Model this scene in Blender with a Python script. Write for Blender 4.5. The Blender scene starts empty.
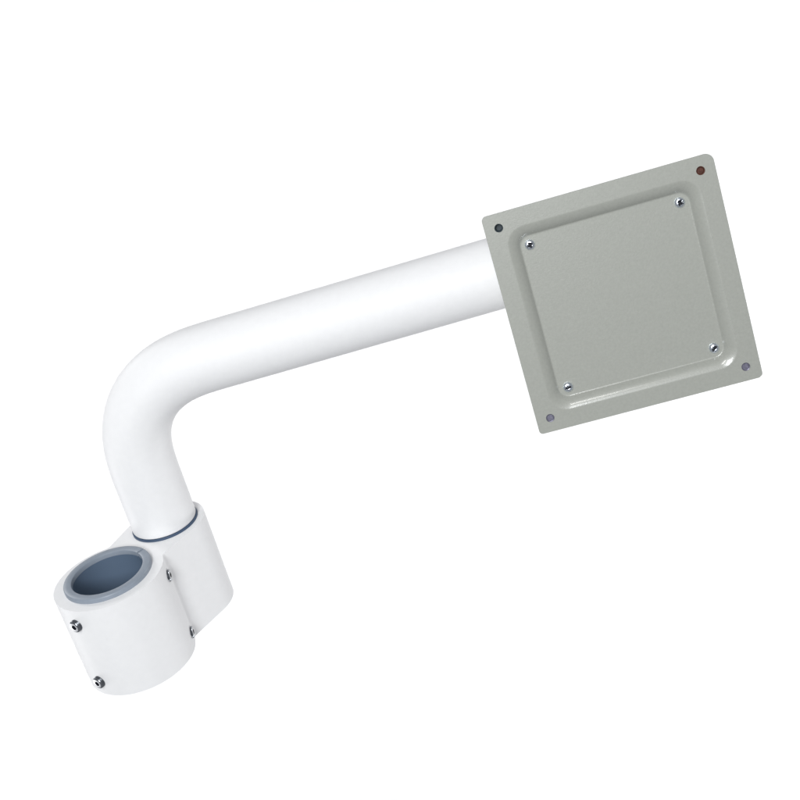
import bpy, bmesh, math, random
from mathutils import Vector, Matrix

random.seed(4)
S = bpy.context.scene
C = S.collection
MM = 0.001

# ------------------------------------------------------------------ camera
RIGHT = Vector((0.97169609, 0.00704756, -0.2361293))
UP = Vector((0.20849465, 0.44437754, 0.87123968))
FWD = Vector((-0.11107067, 0.89581189, -0.43033053))
CAM = Vector((223.38, -585.79, 326.92)) * MM
cam = bpy.data.cameras.new('camera')
cam.sensor_width = 36.0
cam.lens = 53.70
cam.clip_start = 0.02
cam.clip_end = 60.0
cam_ob = bpy.data.objects.new('camera', cam)
M = Matrix.Identity(4)
for i in range(3):
    M[i][0], M[i][1], M[i][2], M[i][3] = RIGHT[i], UP[i], -FWD[i], CAM[i]
cam_ob.matrix_world = M
C.objects.link(cam_ob)
S.camera = cam_ob

# ------------------------------------------------------------------ world (dim studio surroundings)
W = bpy.data.worlds.new('World')
S.world = W
W.use_nodes = True
bg = W.node_tree.nodes['Background']
bg.inputs['Color'].default_value = (0.93, 0.95, 1.0, 1)
bg.inputs['Strength'].default_value = 0.26

S.view_settings.view_transform = 'Standard'
S.view_settings.look = 'None'
S.view_settings.exposure = 0.0
S.view_settings.gamma = 1.0

# ------------------------------------------------------------------ lamps
FOCUS = Vector((90, -20, 45)) * MM


def area(name, pos, target, size, power, color=(1, 1, 1), size_y=None):
    l = bpy.data.lights.new(name, 'AREA')
    l.energy = power
    l.color = color
    l.size = size
    if size_y:
        l.shape = 'RECTANGLE'
        l.size_y = size_y
    o = bpy.data.objects.new(name, l)
    o.location = pos
    o.rotation_euler = (target - pos).to_track_quat('-Z', 'Y').to_euler()
    C.objects.link(o)
    return o


area('key_softbox', FOCUS - RIGHT * 0.26 + UP * 0.42 - FWD * 1.30, FOCUS, 0.45, 4.6, (1.0, 0.99, 0.97), 0.12)
area('front_softbox', FOCUS - RIGHT * 0.22 - UP * 0.02 - FWD * 1.45, FOCUS, 0.45, 17.0, (0.965, 0.985, 1.0))
BACK = FOCUS + FWD * 2.4
for sx in (-1, 1):
    for sy in (-1, 1):
        area('backdrop_lamp', FOCUS + FWD * 0.95 + RIGHT * sx * 1.9 + UP * sy * 1.2, BACK - RIGHT * sx * 0.2, 0.8, 28.5)


# ------------------------------------------------------------------ materials
def mat(name, color, rough=0.5, metal=0.0, spec=0.5, mottle=0.0, mscale=900.0, bump=0.0, bscale=1500.0, coat=0.0):
    m = bpy.data.materials.new(name)
    m.use_nodes = True
    nt = m.node_tree
    b = nt.nodes['Principled BSDF']
    b.inputs['Base Color'].default_value = (*color, 1)
    b.inputs['Roughness'].default_value = rough
    b.inputs['Metallic'].default_value = metal
    b.inputs['Specular IOR Level'].default_value = spec
    b.inputs['Coat Weight'].default_value = coat
    b.inputs['Coat Roughness'].default_value = 0.12
    tc = nt.nodes.new('ShaderNodeTexCoord')
    if mottle > 0:
        n = nt.nodes.new('ShaderNodeTexNoise')
        n.inputs['Scale'].default_value = mscale
        n.inputs['Detail'].default_value = 4.0
        nt.links.new(tc.outputs['Object'], n.inputs['Vector'])
        r = nt.nodes.new('ShaderNodeMapRange')
        r.inputs['From Min'].default_value = 0.3
        r.inputs['From Max'].default_value = 0.7
        r.inputs['To Min'].default_value = 1.0 - mottle
        r.inputs['To Max'].default_value = 1.0 + mottle
        nt.links.new(n.outputs['Fac'], r.inputs['Value'])
        mx = nt.nodes.new('ShaderNodeMix')
        mx.data_type = 'RGBA'
        mx.blend_type = 'MULTIPLY'
        mx.inputs['Factor'].default_value = 1.0
        mx.inputs['A'].default_value = (*color, 1)
        nt.links.new(r.outputs['Result'], mx.inputs['B'])
        nt.links.new(mx.outputs['Result'], b.inputs['Base Color'])
    if bump > 0:
        n2 = nt.nodes.new('ShaderNodeTexNoise')
        n2.inputs['Scale'].default_value = bscale
        n2.inputs['Detail'].default_value = 3.0
        nt.links.new(tc.outputs['Object'], n2.inputs['Vector'])
        bp = nt.nodes.new('ShaderNodeBump')
        bp.inputs['Strength'].default_value = bump
        bp.inputs['Distance'].default_value = 0.0003
        nt.links.new(n2.outputs['Fac'], bp.inputs['Height'])
        nt.links.new(bp.outputs['Normal'], b.inputs['Normal'])
    return m


M_WHITE = mat('white_powder_coat', (0.80, 0.80, 0.805), 0.48, spec=0.14, mottle=0.012, mscale=260, bump=0.10, bscale=900)
M_GREY = mat('grey_powder_coat', (0.326, 0.335, 0.304), 0.34, spec=0.4, mottle=0.04, mscale=800, bump=0.2, bscale=1500, coat=0.5)
M_LINER = mat('blue_grey_plastic', (0.235, 0.27, 0.32), 0.42, spec=0.4, mottle=0.04, mscale=200, bump=0.08)
M_CAP_BORE_SHADE = mat('cap_and_bore_shade_plastic', (0.095, 0.135, 0.195), 0.5, spec=0.3)  # liner plastic with the bore's shade put into its colour; end cap shares it
M_ZINC = mat('bright_zinc', (0.56, 0.57, 0.59), 0.28, metal=0.5)
M_BUSH = mat('dark_bushing_plastic', (0.05, 0.08, 0.135), 0.5, spec=0.3)
M_CHROME = mat('polished_zinc', (0.86, 0.92, 1.0), 0.22, metal=1.0, mottle=0.05, mscale=700)
M_STEEL = mat('dark_threaded_steel', (0.32, 0.335, 0.36), 0.2, metal=1.0, mottle=0.1, mscale=900)
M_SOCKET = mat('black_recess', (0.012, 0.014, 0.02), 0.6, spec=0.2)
M_HOLE = mat('dark_bore', (0.03, 0.045, 0.055), 0.5, spec=0.3)
M_RUST = mat('brown_thread', (0.09, 0.035, 0.025), 0.6, spec=0.2, mottle=0.3, mscale=900)
M_TIP = mat('grey_violet_steel', (0.17, 0.165, 0.22), 0.4, metal=0.4, mottle=0.25, mscale=1200)
M_BACK = mat('white_backdrop_paper', (0.88, 0.88, 0.88), 0.9, spec=0.1, mottle=0.01, mscale=40)


# ------------------------------------------------------------------ mesh helpers
def wloc(o):
    v = Vector(o.location)
    while o.parent:
        o = o.parent
        v += o.location
    return v


def obj(name, bm, m, parent=None, smooth=32, recalc=True):
    """Link a bmesh given in world metres as one mesh object, origin at its middle."""
    if recalc:
        bmesh.ops.recalc_face_normals(bm, faces=bm.faces[:])
    xs = [v.co for v in bm.verts]
    c = Vector([(min(v[i] for v in xs) + max(v[i] for v in xs)) / 2 for i in range(3)])
    for v in bm.verts:
        v.co -= c
    for f in bm.faces:
        f.smooth = True
    me = bpy.data.meshes.new(name)
    bm.to_mesh(me)
    bm.free()
    me.set_sharp_from_angle(angle=math.radians(smooth))
    for mm in (m if isinstance(m, (list, tuple)) else [m]):
        me.materials.append(mm)
    o = bpy.data.objects.new(name, me)
    C.objects.link(o)
    if parent:
        o.parent = parent
        o.location = c - wloc(parent)
    else:
        o.location = c
    return o


def frame(axis, ref=Vector((0, 0, 1))):
    z = axis.normalized()
    if abs(z.dot(ref)) > 0.95:
        ref = Vector((1, 0, 0))
    x = ref.cross(z).normalized()
    return x, z.cross(x), z


def lathe(bm, origin, axis, prof, seg=48, a0=0.0, a1=2 * math.pi, ref=Vector((0, 0, 1)), mi=0, closed_prof=False):
    """Revolve a profile of (radius, height) about an axis. Radius 0 closes with a pole."""
    x, y, z = frame(axis, ref)
    full = abs(a1 - a0 - 2 * math.pi) < 1e-6
    n = seg if full else seg + 1
    rows = []
    for r, h in prof:
        if r < 1e-9:
            v = bm.verts.new(origin + z * h)
            rows.append([v] * n)
        else:
            rows.append([bm.verts.new(origin + z * h + (x * math.cos(a0 + (a1 - a0) * k / seg) + y * math.sin(a0 + (a1 - a0) * k / seg)) * r) for k in range(n)])
    pairs = list(zip(rows[:-1], rows[1:]))
    if closed_prof:
        pairs.append((rows[-1], rows[0]))
    for A, B in pairs:
        for k in range(n if full else n - 1):
            q = (k + 1) % n
            vs = []
            for v in (A[k], A[q], B[q], B[k]):
                if v not in vs:
                    vs.append(v)
            if len(vs) > 2:
                f = bm.faces.new(vs)
                f.material_index = mi
    if not full and closed_prof:
        bm.faces.new([r[0] for r in rows])
        bm.faces.new([r[-1] for r in reversed(rows)])
    return rows


def subtract(o, cutter_bm):
    """Cut a real opening into a finished mesh object (cutter in world metres)."""
    me = bpy.data.meshes.new('cutter')
    bmesh.ops.recalc_face_normals(cutter_bm, faces=cutter_bm.faces[:])
    cutter_bm.to_mesh(me)
    cutter_bm.free()
    c = bpy.data.objects.new('cutter', me)
    C.objects.link(c)
    md = o.modifiers.new('cut', 'BOOLEAN')
    md.operation = 'DIFFERENCE'
    md.solver = 'EXACT'
    md.object = c
    bpy.context.view_layer.update()
    dg = bpy.context.evaluated_depsgraph_get()
    new = bpy.data.meshes.new_from_object(o.evaluated_get(dg))
    o.modifiers.clear()
    old = o.data
    nm = old.name
    o.data = new
    bpy.data.meshes.remove(old)
    new.name = nm
    bpy.data.objects.remove(c)
    bpy.data.meshes.remove(me)
    for p in new.polygons:
        p.use_smooth = True
    new.set_sharp_from_angle(angle=math.radians(32))


# ------------------------------------------------------------------ backdrop
bm = bmesh.new()
x0, y0 = 2.4, 2.0
nx = 24
cols = []
for i in range(nx + 1):                       # a gently curved sheet of paper, its edges coming forward
    u = -1 + 2 * i / nx
    cx = BACK + RIGHT * (u * x0) - FWD * (0.12 * u * u)
    cols.append((bm.verts.new(cx - UP * y0), bm.verts.new(cx + UP * y0),
                 bm.verts.new(cx - UP * y0 + FWD * 0.004), bm.verts.new(cx + UP * y0 + FWD * 0.004)))
for a, b in zip(cols[:-1], cols[1:]):
    bm.faces.new((a[0], b[0], b[1], a[1]))
    bm.faces.new((a[2], a[3], b[3], b[2]))
    bm.faces.new((a[1], b[1], b[3], a[3]))
    bm.faces.new((a[0], a[2], b[2], b[0]))
for a in (cols[0], cols[-1]):
    bm.faces.new((a[0], a[1], a[3], a[2]))
bk = obj('backdrop', bm, M_BACK)
bk['kind'] = 'structure'
bk['label'] = 'plain bright white studio backdrop behind the mount'

# ------------------------------------------------------------------ the mount (millimetres, clamp top at z = 0)
H, BETA = 90.95, 0.0658                       # height of the arm's line, its slight rise
TR = 18.84                                    # tube radius
FC = Vector((-23.99, -45.31, 0))              # axis of the big clamp ring
R1, R2, CH = 30.86, 23.2, 57.56               # ring radius, socket radius, clamp height

root = bpy.data.objects.new('monitor_mount', None)
root.empty_display_size = 0.03
root.location = Vector((-12, -22, -CH)) * MM
C.objects.link(root)
root['label'] = 'white bent tube monitor arm with pole clamp and square grey mounting plate'
root['category'] = 'monitor mount'

# --- arm tube
ang = math.pi / 2 - BETA
Z0, BL = 28.7, 105.04                        # where the bend starts, length along the bend
path = [(Vector((0, 0, 1.2 + (Z0 - 1.2) * k / 6)), Vector((0, 0, 1))) for k in range(7)]
nb = 56                                       # drawn bend: curvature eases in and out
pos, th = Vector((0, 0, Z0)), 0.0
FS = 8
for k in range(nb * FS):
    u = (k + .5) / (nb * FS)
    th_mid = ang * (3 * u * u - 2 * u ** 3)
    pos = pos + Vector((math.sin(th_mid), 0, math.cos(th_mid))) * (BL / (nb * FS))
    if (k + 1) % FS == 0:
        u = (k + 1) / (nb * FS)
        th = ang * (3 * u * u - 2 * u ** 3)
        path.append((pos.copy(), Vector((math.sin(th), 0, math.cos(th)))))
e, td = path[-1]
ARM_LEN = 292.0 - e.x
for k in range(1, 17):
    path.append((e + td * ARM_LEN * k / 16, td))
ARM_END = path[-1][0]
bm = bmesh.new()
rings = []
NS = 96
spec = [(path[0][0], path[0][1], TR - 1.0), (path[0][0] + Vector((0, 0, .3)), path[0][1], TR - .3)] + \
       [(p if i else p + Vector((0, 0, 1.0)), t, TR) for i, (p, t) in enumerate(path)]
for p, t, r in spec:
    yv = Vector((0, 1, 0))
    xv = yv.cross(t).normalized()
    rings.append([bm.verts.new((p + (xv * math.cos(2 * math.pi * q / NS) + yv * math.sin(2 * math.pi * q / NS)) * r) * MM) for q in range(NS)])
for A, B in zip(rings[:-1], rings[1:]):
    for q in range(NS):
        bm.faces.new((A[q], A[(q + 1) % NS], B[(q + 1) % NS], B[q]))
bm.faces.new(rings[0])
bm.faces.new(rings[-1])
obj('arm_tube', bm, M_WHITE, root)

# --- end cap of the arm, behind the plate
bm = bmesh.new()
lathe(bm, ARM_END * MM, td, [(r * MM, h * MM) for r, h in ((0, 0), (TR - .1, 0), (TR - .1, 1.0), (TR - 1.2, 2.4), (0, 2.6))], 64)
obj('end_cap', bm, M_CAP_BORE_SHADE, root)

# --- dark bushing where the tube enters the socket
bm = bmesh.new()
lathe(bm, Vector((0, 0, 0)), Vector((0, 0, 1)),
      [(r * MM, h * MM) for r, h in ((0, -.5), (TR + .55, -.5), (TR + .55, .9), (TR + .25, 1.25), (0, 1.25))], 96)
obj('bushing', bm, M_BUSH, root)

# --- clamp: one casting, big ring + socket, straight web on one side and a crease on the other
d = -FC
L = d.length
dh = d / L


def polar(c, r, a):
    return Vector((c.x + r * math.cos(a), c.y + r * math.sin(a), 0))


base = math.atan2(dh.y, dh.x)
RHO = 4.0                                     # fillet where the web meets the ring
WEB = 18.0                                    # half width of the web at the ring
tl = math.asin((WEB - R2) / L)                # the web narrows a little towards the ring
fa = math.acos((WEB + RHO) / (R1 + RHO))      # ring contact, measured from the web's outward normal
ar = base - math.pi / 2 + tl                  # outward normal, right side
al = base + math.pi / 2 - tl                  # outward normal, left side
prof = []
n1 = 130
g0, g1 = al - fa, ar + fa + 2 * math.pi
for k in range(n1 + 1):                       # ring, from the left web round the front to the right web
    prof.append(polar(FC, R1, g0 + (g1 - g0) * k / n1))
F = polar(FC, R1 + RHO, ar + fa)
for k in range(1, 9):
    prof.append(polar(F, RHO, ar + fa + math.pi - fa * k / 8))
for k in range(91):                           # socket
    prof.append(polar(Vector((0, 0, 0)), R2, ar + (al - ar) * k / 90))
F = polar(FC, R1 + RHO, al - fa)
for k in range(8):
    prof.append(polar(F, RHO, al + math.pi - fa * k / 8))
bm = bmesh.new()
top = [bm.verts.new(Vector((p.x, p.y, 0)) * MM) for p in prof]
bot = [bm.verts.new(Vector((p.x, p.y, -CH)) * MM) for p in prof]
bm.faces.new(top)
bm.faces.new(list(reversed(bot)))
for k in range(len(prof)):
    q = (k + 1) % len(prof)
    bm.faces.new((top[q], top[k], bot[k], bot[q]))
bm.edges.ensure_lookup_table()
rim = [ed for ed in bm.edges if abs(ed.verts[0].co.z - ed.verts[1].co.z) < 1e-7]
bmesh.ops.bevel(bm, geom=rim, offset=2.8 * MM, segments=5, profile=0.5, affect='EDGES', clamp_overlap=True)
clamp = obj('clamp', bm, M_WHITE, root)
cut = bmesh.new()
RO = 24.6
lathe(cut, FC * MM, Vector((0, 0, 1)), [(r * MM, h * MM) for r, h in ((0, -CH - 5), (RO - 2.6, -CH - 5), (RO - 2.6, 5), (0, 5))], 96)
subtract(clamp, cut)

# --- split plastic liner inside the ring, its rim standing proud
bm = bmesh.new()
RI = 20.0
slit = math.radians(43)
g = math.radians(2.2)
lp = [(RO, .05), (RO, 2.1), (RO - .25, 2.6), (RO - .6, 2.8), (RI + .6, 2.8), (RI + .2, 2.6), (RI, 2.1),
      (RI, .05)]
x_, y_, z_ = frame(Vector((0, 0, 1)))
off = math.atan2(x_.y, x_.x)
lathe(bm, FC * MM, Vector((0, 0, 1)), [(r * MM, h * MM) for r, h in lp], 120, slit - off + g, slit - off + 2 * math.pi - g, closed_prof=True)
obj('liner_rim', bm, M_LINER, clamp, smooth=40)
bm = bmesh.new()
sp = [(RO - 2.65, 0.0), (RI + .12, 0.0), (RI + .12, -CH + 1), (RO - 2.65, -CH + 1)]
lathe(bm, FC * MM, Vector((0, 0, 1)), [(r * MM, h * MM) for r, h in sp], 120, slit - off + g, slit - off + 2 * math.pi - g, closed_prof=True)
obj('liner_sleeve_shaded', bm, M_CAP_BORE_SHADE, clamp, smooth=40)  # inner wall of the liner, painted darker than the rim for bore shade


# --- socket set screws standing out of the clamp ring
def set_screw(angle_deg, z, out, rad=3.5):
    a = math.radians(angle_deg)
    n = Vector((math.cos(a), math.sin(a), 0))
    o = (FC + n * R1 + Vector((0, 0, z))) * MM
    bm = bmesh.new()
    pr = [(rad, -4.0)]
    h = -1.0
    while h < out - .9:                       # thread ridges
        pr += [(rad, h), (rad - .32, h + .3)]
        h += .6
    pr += [(rad, out - .75), (rad - .14, out - .38), (rad - .42, out - .12), (rad - .8, out)]
    lathe(bm, o, n, [(r * MM, hh * MM) for r, hh in pr], 32)
    x, y, zz = frame(n)
    edge = sorted([v for v in bm.verts if abs((v.co - o).dot(n) - out * MM) < 1e-8],
                  key=lambda v: math.atan2((v.co - o).dot(y), (v.co - o).dot(x)))
    hexr = rad * .48

    def hexpt(k, hh):
        th = 2 * math.pi * k / 32
        w = math.pi / 3
        q = hexr * math.cos(w / 2) / math.cos((th % w) - w / 2)
        return bm.verts.new(o + n * hh * MM + (x * math.cos(th) + y * math.sin(th)) * q * MM)
    th0 = math.atan2((edge[0].co - o).dot(y), (edge[0].co - o).dot(x))
    k0 = round(th0 / (2 * math.pi) * 32)
    hx = [hexpt(k + k0, out) for k in range(32)]
    lo = [hexpt(k + k0, out - 2.2) for k in range(32)]
    for k in range(32):
        q = (k + 1) % 32
        f = bm.faces.new((edge[k], edge[q], hx[q], hx[k]))
        f.material_index = 2
        f = bm.faces.new((hx[k], hx[q], lo[q], lo[k]))
        f.material_index = 1
    f = bm.faces.new(lo)
    f.material_index = 1
    return obj('set_screw', bm, [M_STEEL, M_SOCKET, M_ZINC], clamp)


set_screw(-117.8, -9.2, 2.5)
set_screw(-120.8, -48.2, 2.5)
set_screw(7.0, -9.6, 1.2)
set_screw(9.0, -50.0, 1.2)

# --- grey mounting plate: pressed sheet with a sunken centre
PC = Vector((275.6, -34.3, 91.0))
PX = Vector((0.99856918, 0.00598407, 0.05313931))
PN = -Vector((0.00577625, 0.97583456, -0.21843431))      # faces the viewer
PX = (PX - PN * PX.dot(PN)).normalized()
PY = PN.cross(PX)                                        # up along the plate


def pp(x, y, h):
    return (PC + PX * x + PY * y + PN * h) * MM


def loop(bm, half, rad, h, n=10):
    """Rounded square; rad may be one radius or four (top right, top left, bottom left, bottom right)."""
    rr = rad if isinstance(rad, (list, tuple)) else [rad] * 4
    vs = []
    for k, (sx, sy) in enumerate(((1, 1), (-1, 1), (-1, -1), (1, -1))):
        r = max(rr[k], .05)
        for q in range(n + 1):
            a = math.pi / 2 * (k + q / n)
            vs.append(bm.verts.new(pp(sx * (half - r) + r * math.cos(a), sy * (half - r) + r * math.sin(a), h)))
    return vs


HALF = 57.2
DEPTH = 3.4
TH = 2.0
oc = [4.2, 2.4, 2.0, 2.4]
i3 = lambda dlt: [max(c - dlt, .4) for c in oc]
front = [(HALF - .0, i3(0), -TH + .5), (HALF, i3(0), -.12), (HALF - .12, i3(.12), 0), (HALF - .7, i3(.7), 0)]
NSL = 14
sl = []
IN, OUT = 42.4, 48.0
for k in range(NSL + 1):                                  # S-shaped wall of the sunken centre
    u = k / NSL
    sm = 0.66 * u ** 1.25 + 0.34 * u ** 3.5
    half = OUT + (IN - OUT) * u
    sl.append((half, 9.5 - 4.2 * u, -DEPTH * sm))
sl_in = [(IN - .15, 5.2, -DEPTH - .09), (IN - .35, 5.1, -DEPTH - .16), (IN - .6, 5.0, -DEPTH - .195), (IN - .9, 4.9, -DEPTH - .2), (IN - 6, 3.0, -DEPTH - .2)]
sl_pre = [(OUT + .35, 9.8, 0)]
back = [(IN + 1.2, 6, -DEPTH - TH - .2), (OUT + 1.4, 10, -TH), (HALF - .5, i3(.5), -TH)]
bm = bmesh.new()
seq = [loop(bm, *a) for a in front + sl_pre + sl + sl_in]
bseq = [loop(bm, *a) for a in back]


def bridge(A, B):
    n = len(A)
    for k in range(n):
        bm.faces.new((A[k], A[(k + 1) % n], B[(k + 1) % n], B[k]))


for A, B in zip(seq[:-1], seq[1:]):
    bridge(A, B)
bm.faces.new(seq[-1])
for A, B in zip(bseq[:-1], bseq[1:]):
    bridge(A, B)
bm.faces.new(bseq[0])
bridge(bseq[-1], seq[0])
plate = obj('mounting_plate', bm, M_GREY, root, smooth=50)
for sx, sy in ((-1, 1), (1, 1), (1, -1), (-1, -1)):
    cut = bmesh.new()
    lathe(cut, pp(sx * 50, sy * 50, 0), PN, [(r * MM, h * MM) for r, h in ((0, -6), (2.15, -6), (2.15, 2), (0, 2))], 28)
    subtract(plate, cut)

# --- threaded inserts pressed into the four corner holes
for sx, sy, mm_, deep in ((-1, 1, M_HOLE, 3.6), (1, 1, M_RUST, 1.8), (1, -1, M_TIP, 1.1), (-1, -1, M_TIP, 1.0)):
    bm = bmesh.new()
    o = pp(sx * 50, sy * 50, 0)
    lathe(bm, o, PN, [(r * MM, h * MM) for r, h in
                      ((0, -6), (3.4, -6), (3.4, -TH), (2.1, -TH), (2.1, -.35), (1.75, -.5), (1.6, -.9), (1.6, -deep), (0, -deep))], 28)
    ins = obj('threaded_insert', bm, mm_, plate)
    if mm_ is M_RUST:
        ins['label'] = 'rusty brown threaded insert'


# --- cross-head screws in the sunken centre
def pan_screw(x, y, turn):
    o = pp(x, y, -DEPTH - .2)
    bm = bmesh.new()
    R, hh = 2.55, 1.6
    pr = [(R, -.02), (R, .45)]
    for k in range(1, 6):
        a = math.pi / 2 * k / 6
        pr.append((R * (.45 + .55 * math.cos(a)), .45 + (hh - .45) * math.sin(a)))
    pr.append((0, hh))
    lathe(bm, o, PN, [(r * MM, h * MM) for r, h in pr], 32, ref=PY)
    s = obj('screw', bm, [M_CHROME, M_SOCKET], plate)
    cut = bmesh.new()
    for rot in (turn, turn + 90):
        a = math.radians(rot)
        u = PX * math.cos(a) + PY * math.sin(a)
        v = PN.cross(u)
        vs = []
        for h, l, w in ((.75, .7, .28), (2.4, 1.6, .36)):
            for su, sv in ((-1, -1), (1, -1), (1, 1), (-1, 1)):
                vs.append(cut.verts.new(o + (u * su * l + v * sv * w + PN * (h + (0.01 if rot != turn else 0))) * MM))
        for q in ((3, 2, 1, 0), (4, 5, 6, 7), (0, 1, 5, 4), (1, 2, 6, 5), (2, 3, 7, 6), (3, 0, 4, 7)):
            f = cut.faces.new([vs[i] for i in q])
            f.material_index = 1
    subtract(s, cut)
    return s


for x, y, t in ((-37.5, 37.6, 20), (37.5, 37.6, 62), (37.5, -37.3, 35), (-37.3, -37.5, 8)):
    pan_screw(x, y, t)

# --- bracket joining the plate to the tube behind it
bm = bmesh.new()
Bc = Vector((PC.x, 0, H + BETA * PC.x))
sv = []
for h, w, l in ((-DEPTH - TH - .15, 30, 24), (-DEPTH - TH - 2.5, 30, 24)):
    for su, sw in ((-1, -1), (1, -1), (1, 1), (-1, 1)):
        sv.append(bm.verts.new(pp(su * w, sw * l + 6, h)))
for q in ((3, 2, 1, 0), (4, 5, 6, 7), (0, 1, 5, 4), (1, 2, 6, 5), (2, 3, 7, 6), (3, 0, 4, 7)):
    bm.faces.new([sv[i] for i in q])
for s_ in (-1, 1):
    bx = [PC.x + s_ * 20 - 2, PC.x + s_ * 20 + 2]
    zc = Bc.z
    vv = []
    for xx in bx:
        for yy, zz in ((-24, zc - 26), (-21, zc - 4), (-8, zc - 4), (-8, zc - 26)):
            vv.append(bm.verts.new(Vector((xx, yy, zz)) * MM))
    for q in ((0, 1, 2, 3), (7, 6, 5, 4), (0, 4, 5, 1), (1, 5, 6, 2), (2, 6, 7, 3), (3, 7, 4, 0)):
        bm.faces.new([vv[i] for i in q])
obj('tilt_bracket', bm, M_WHITE, root)
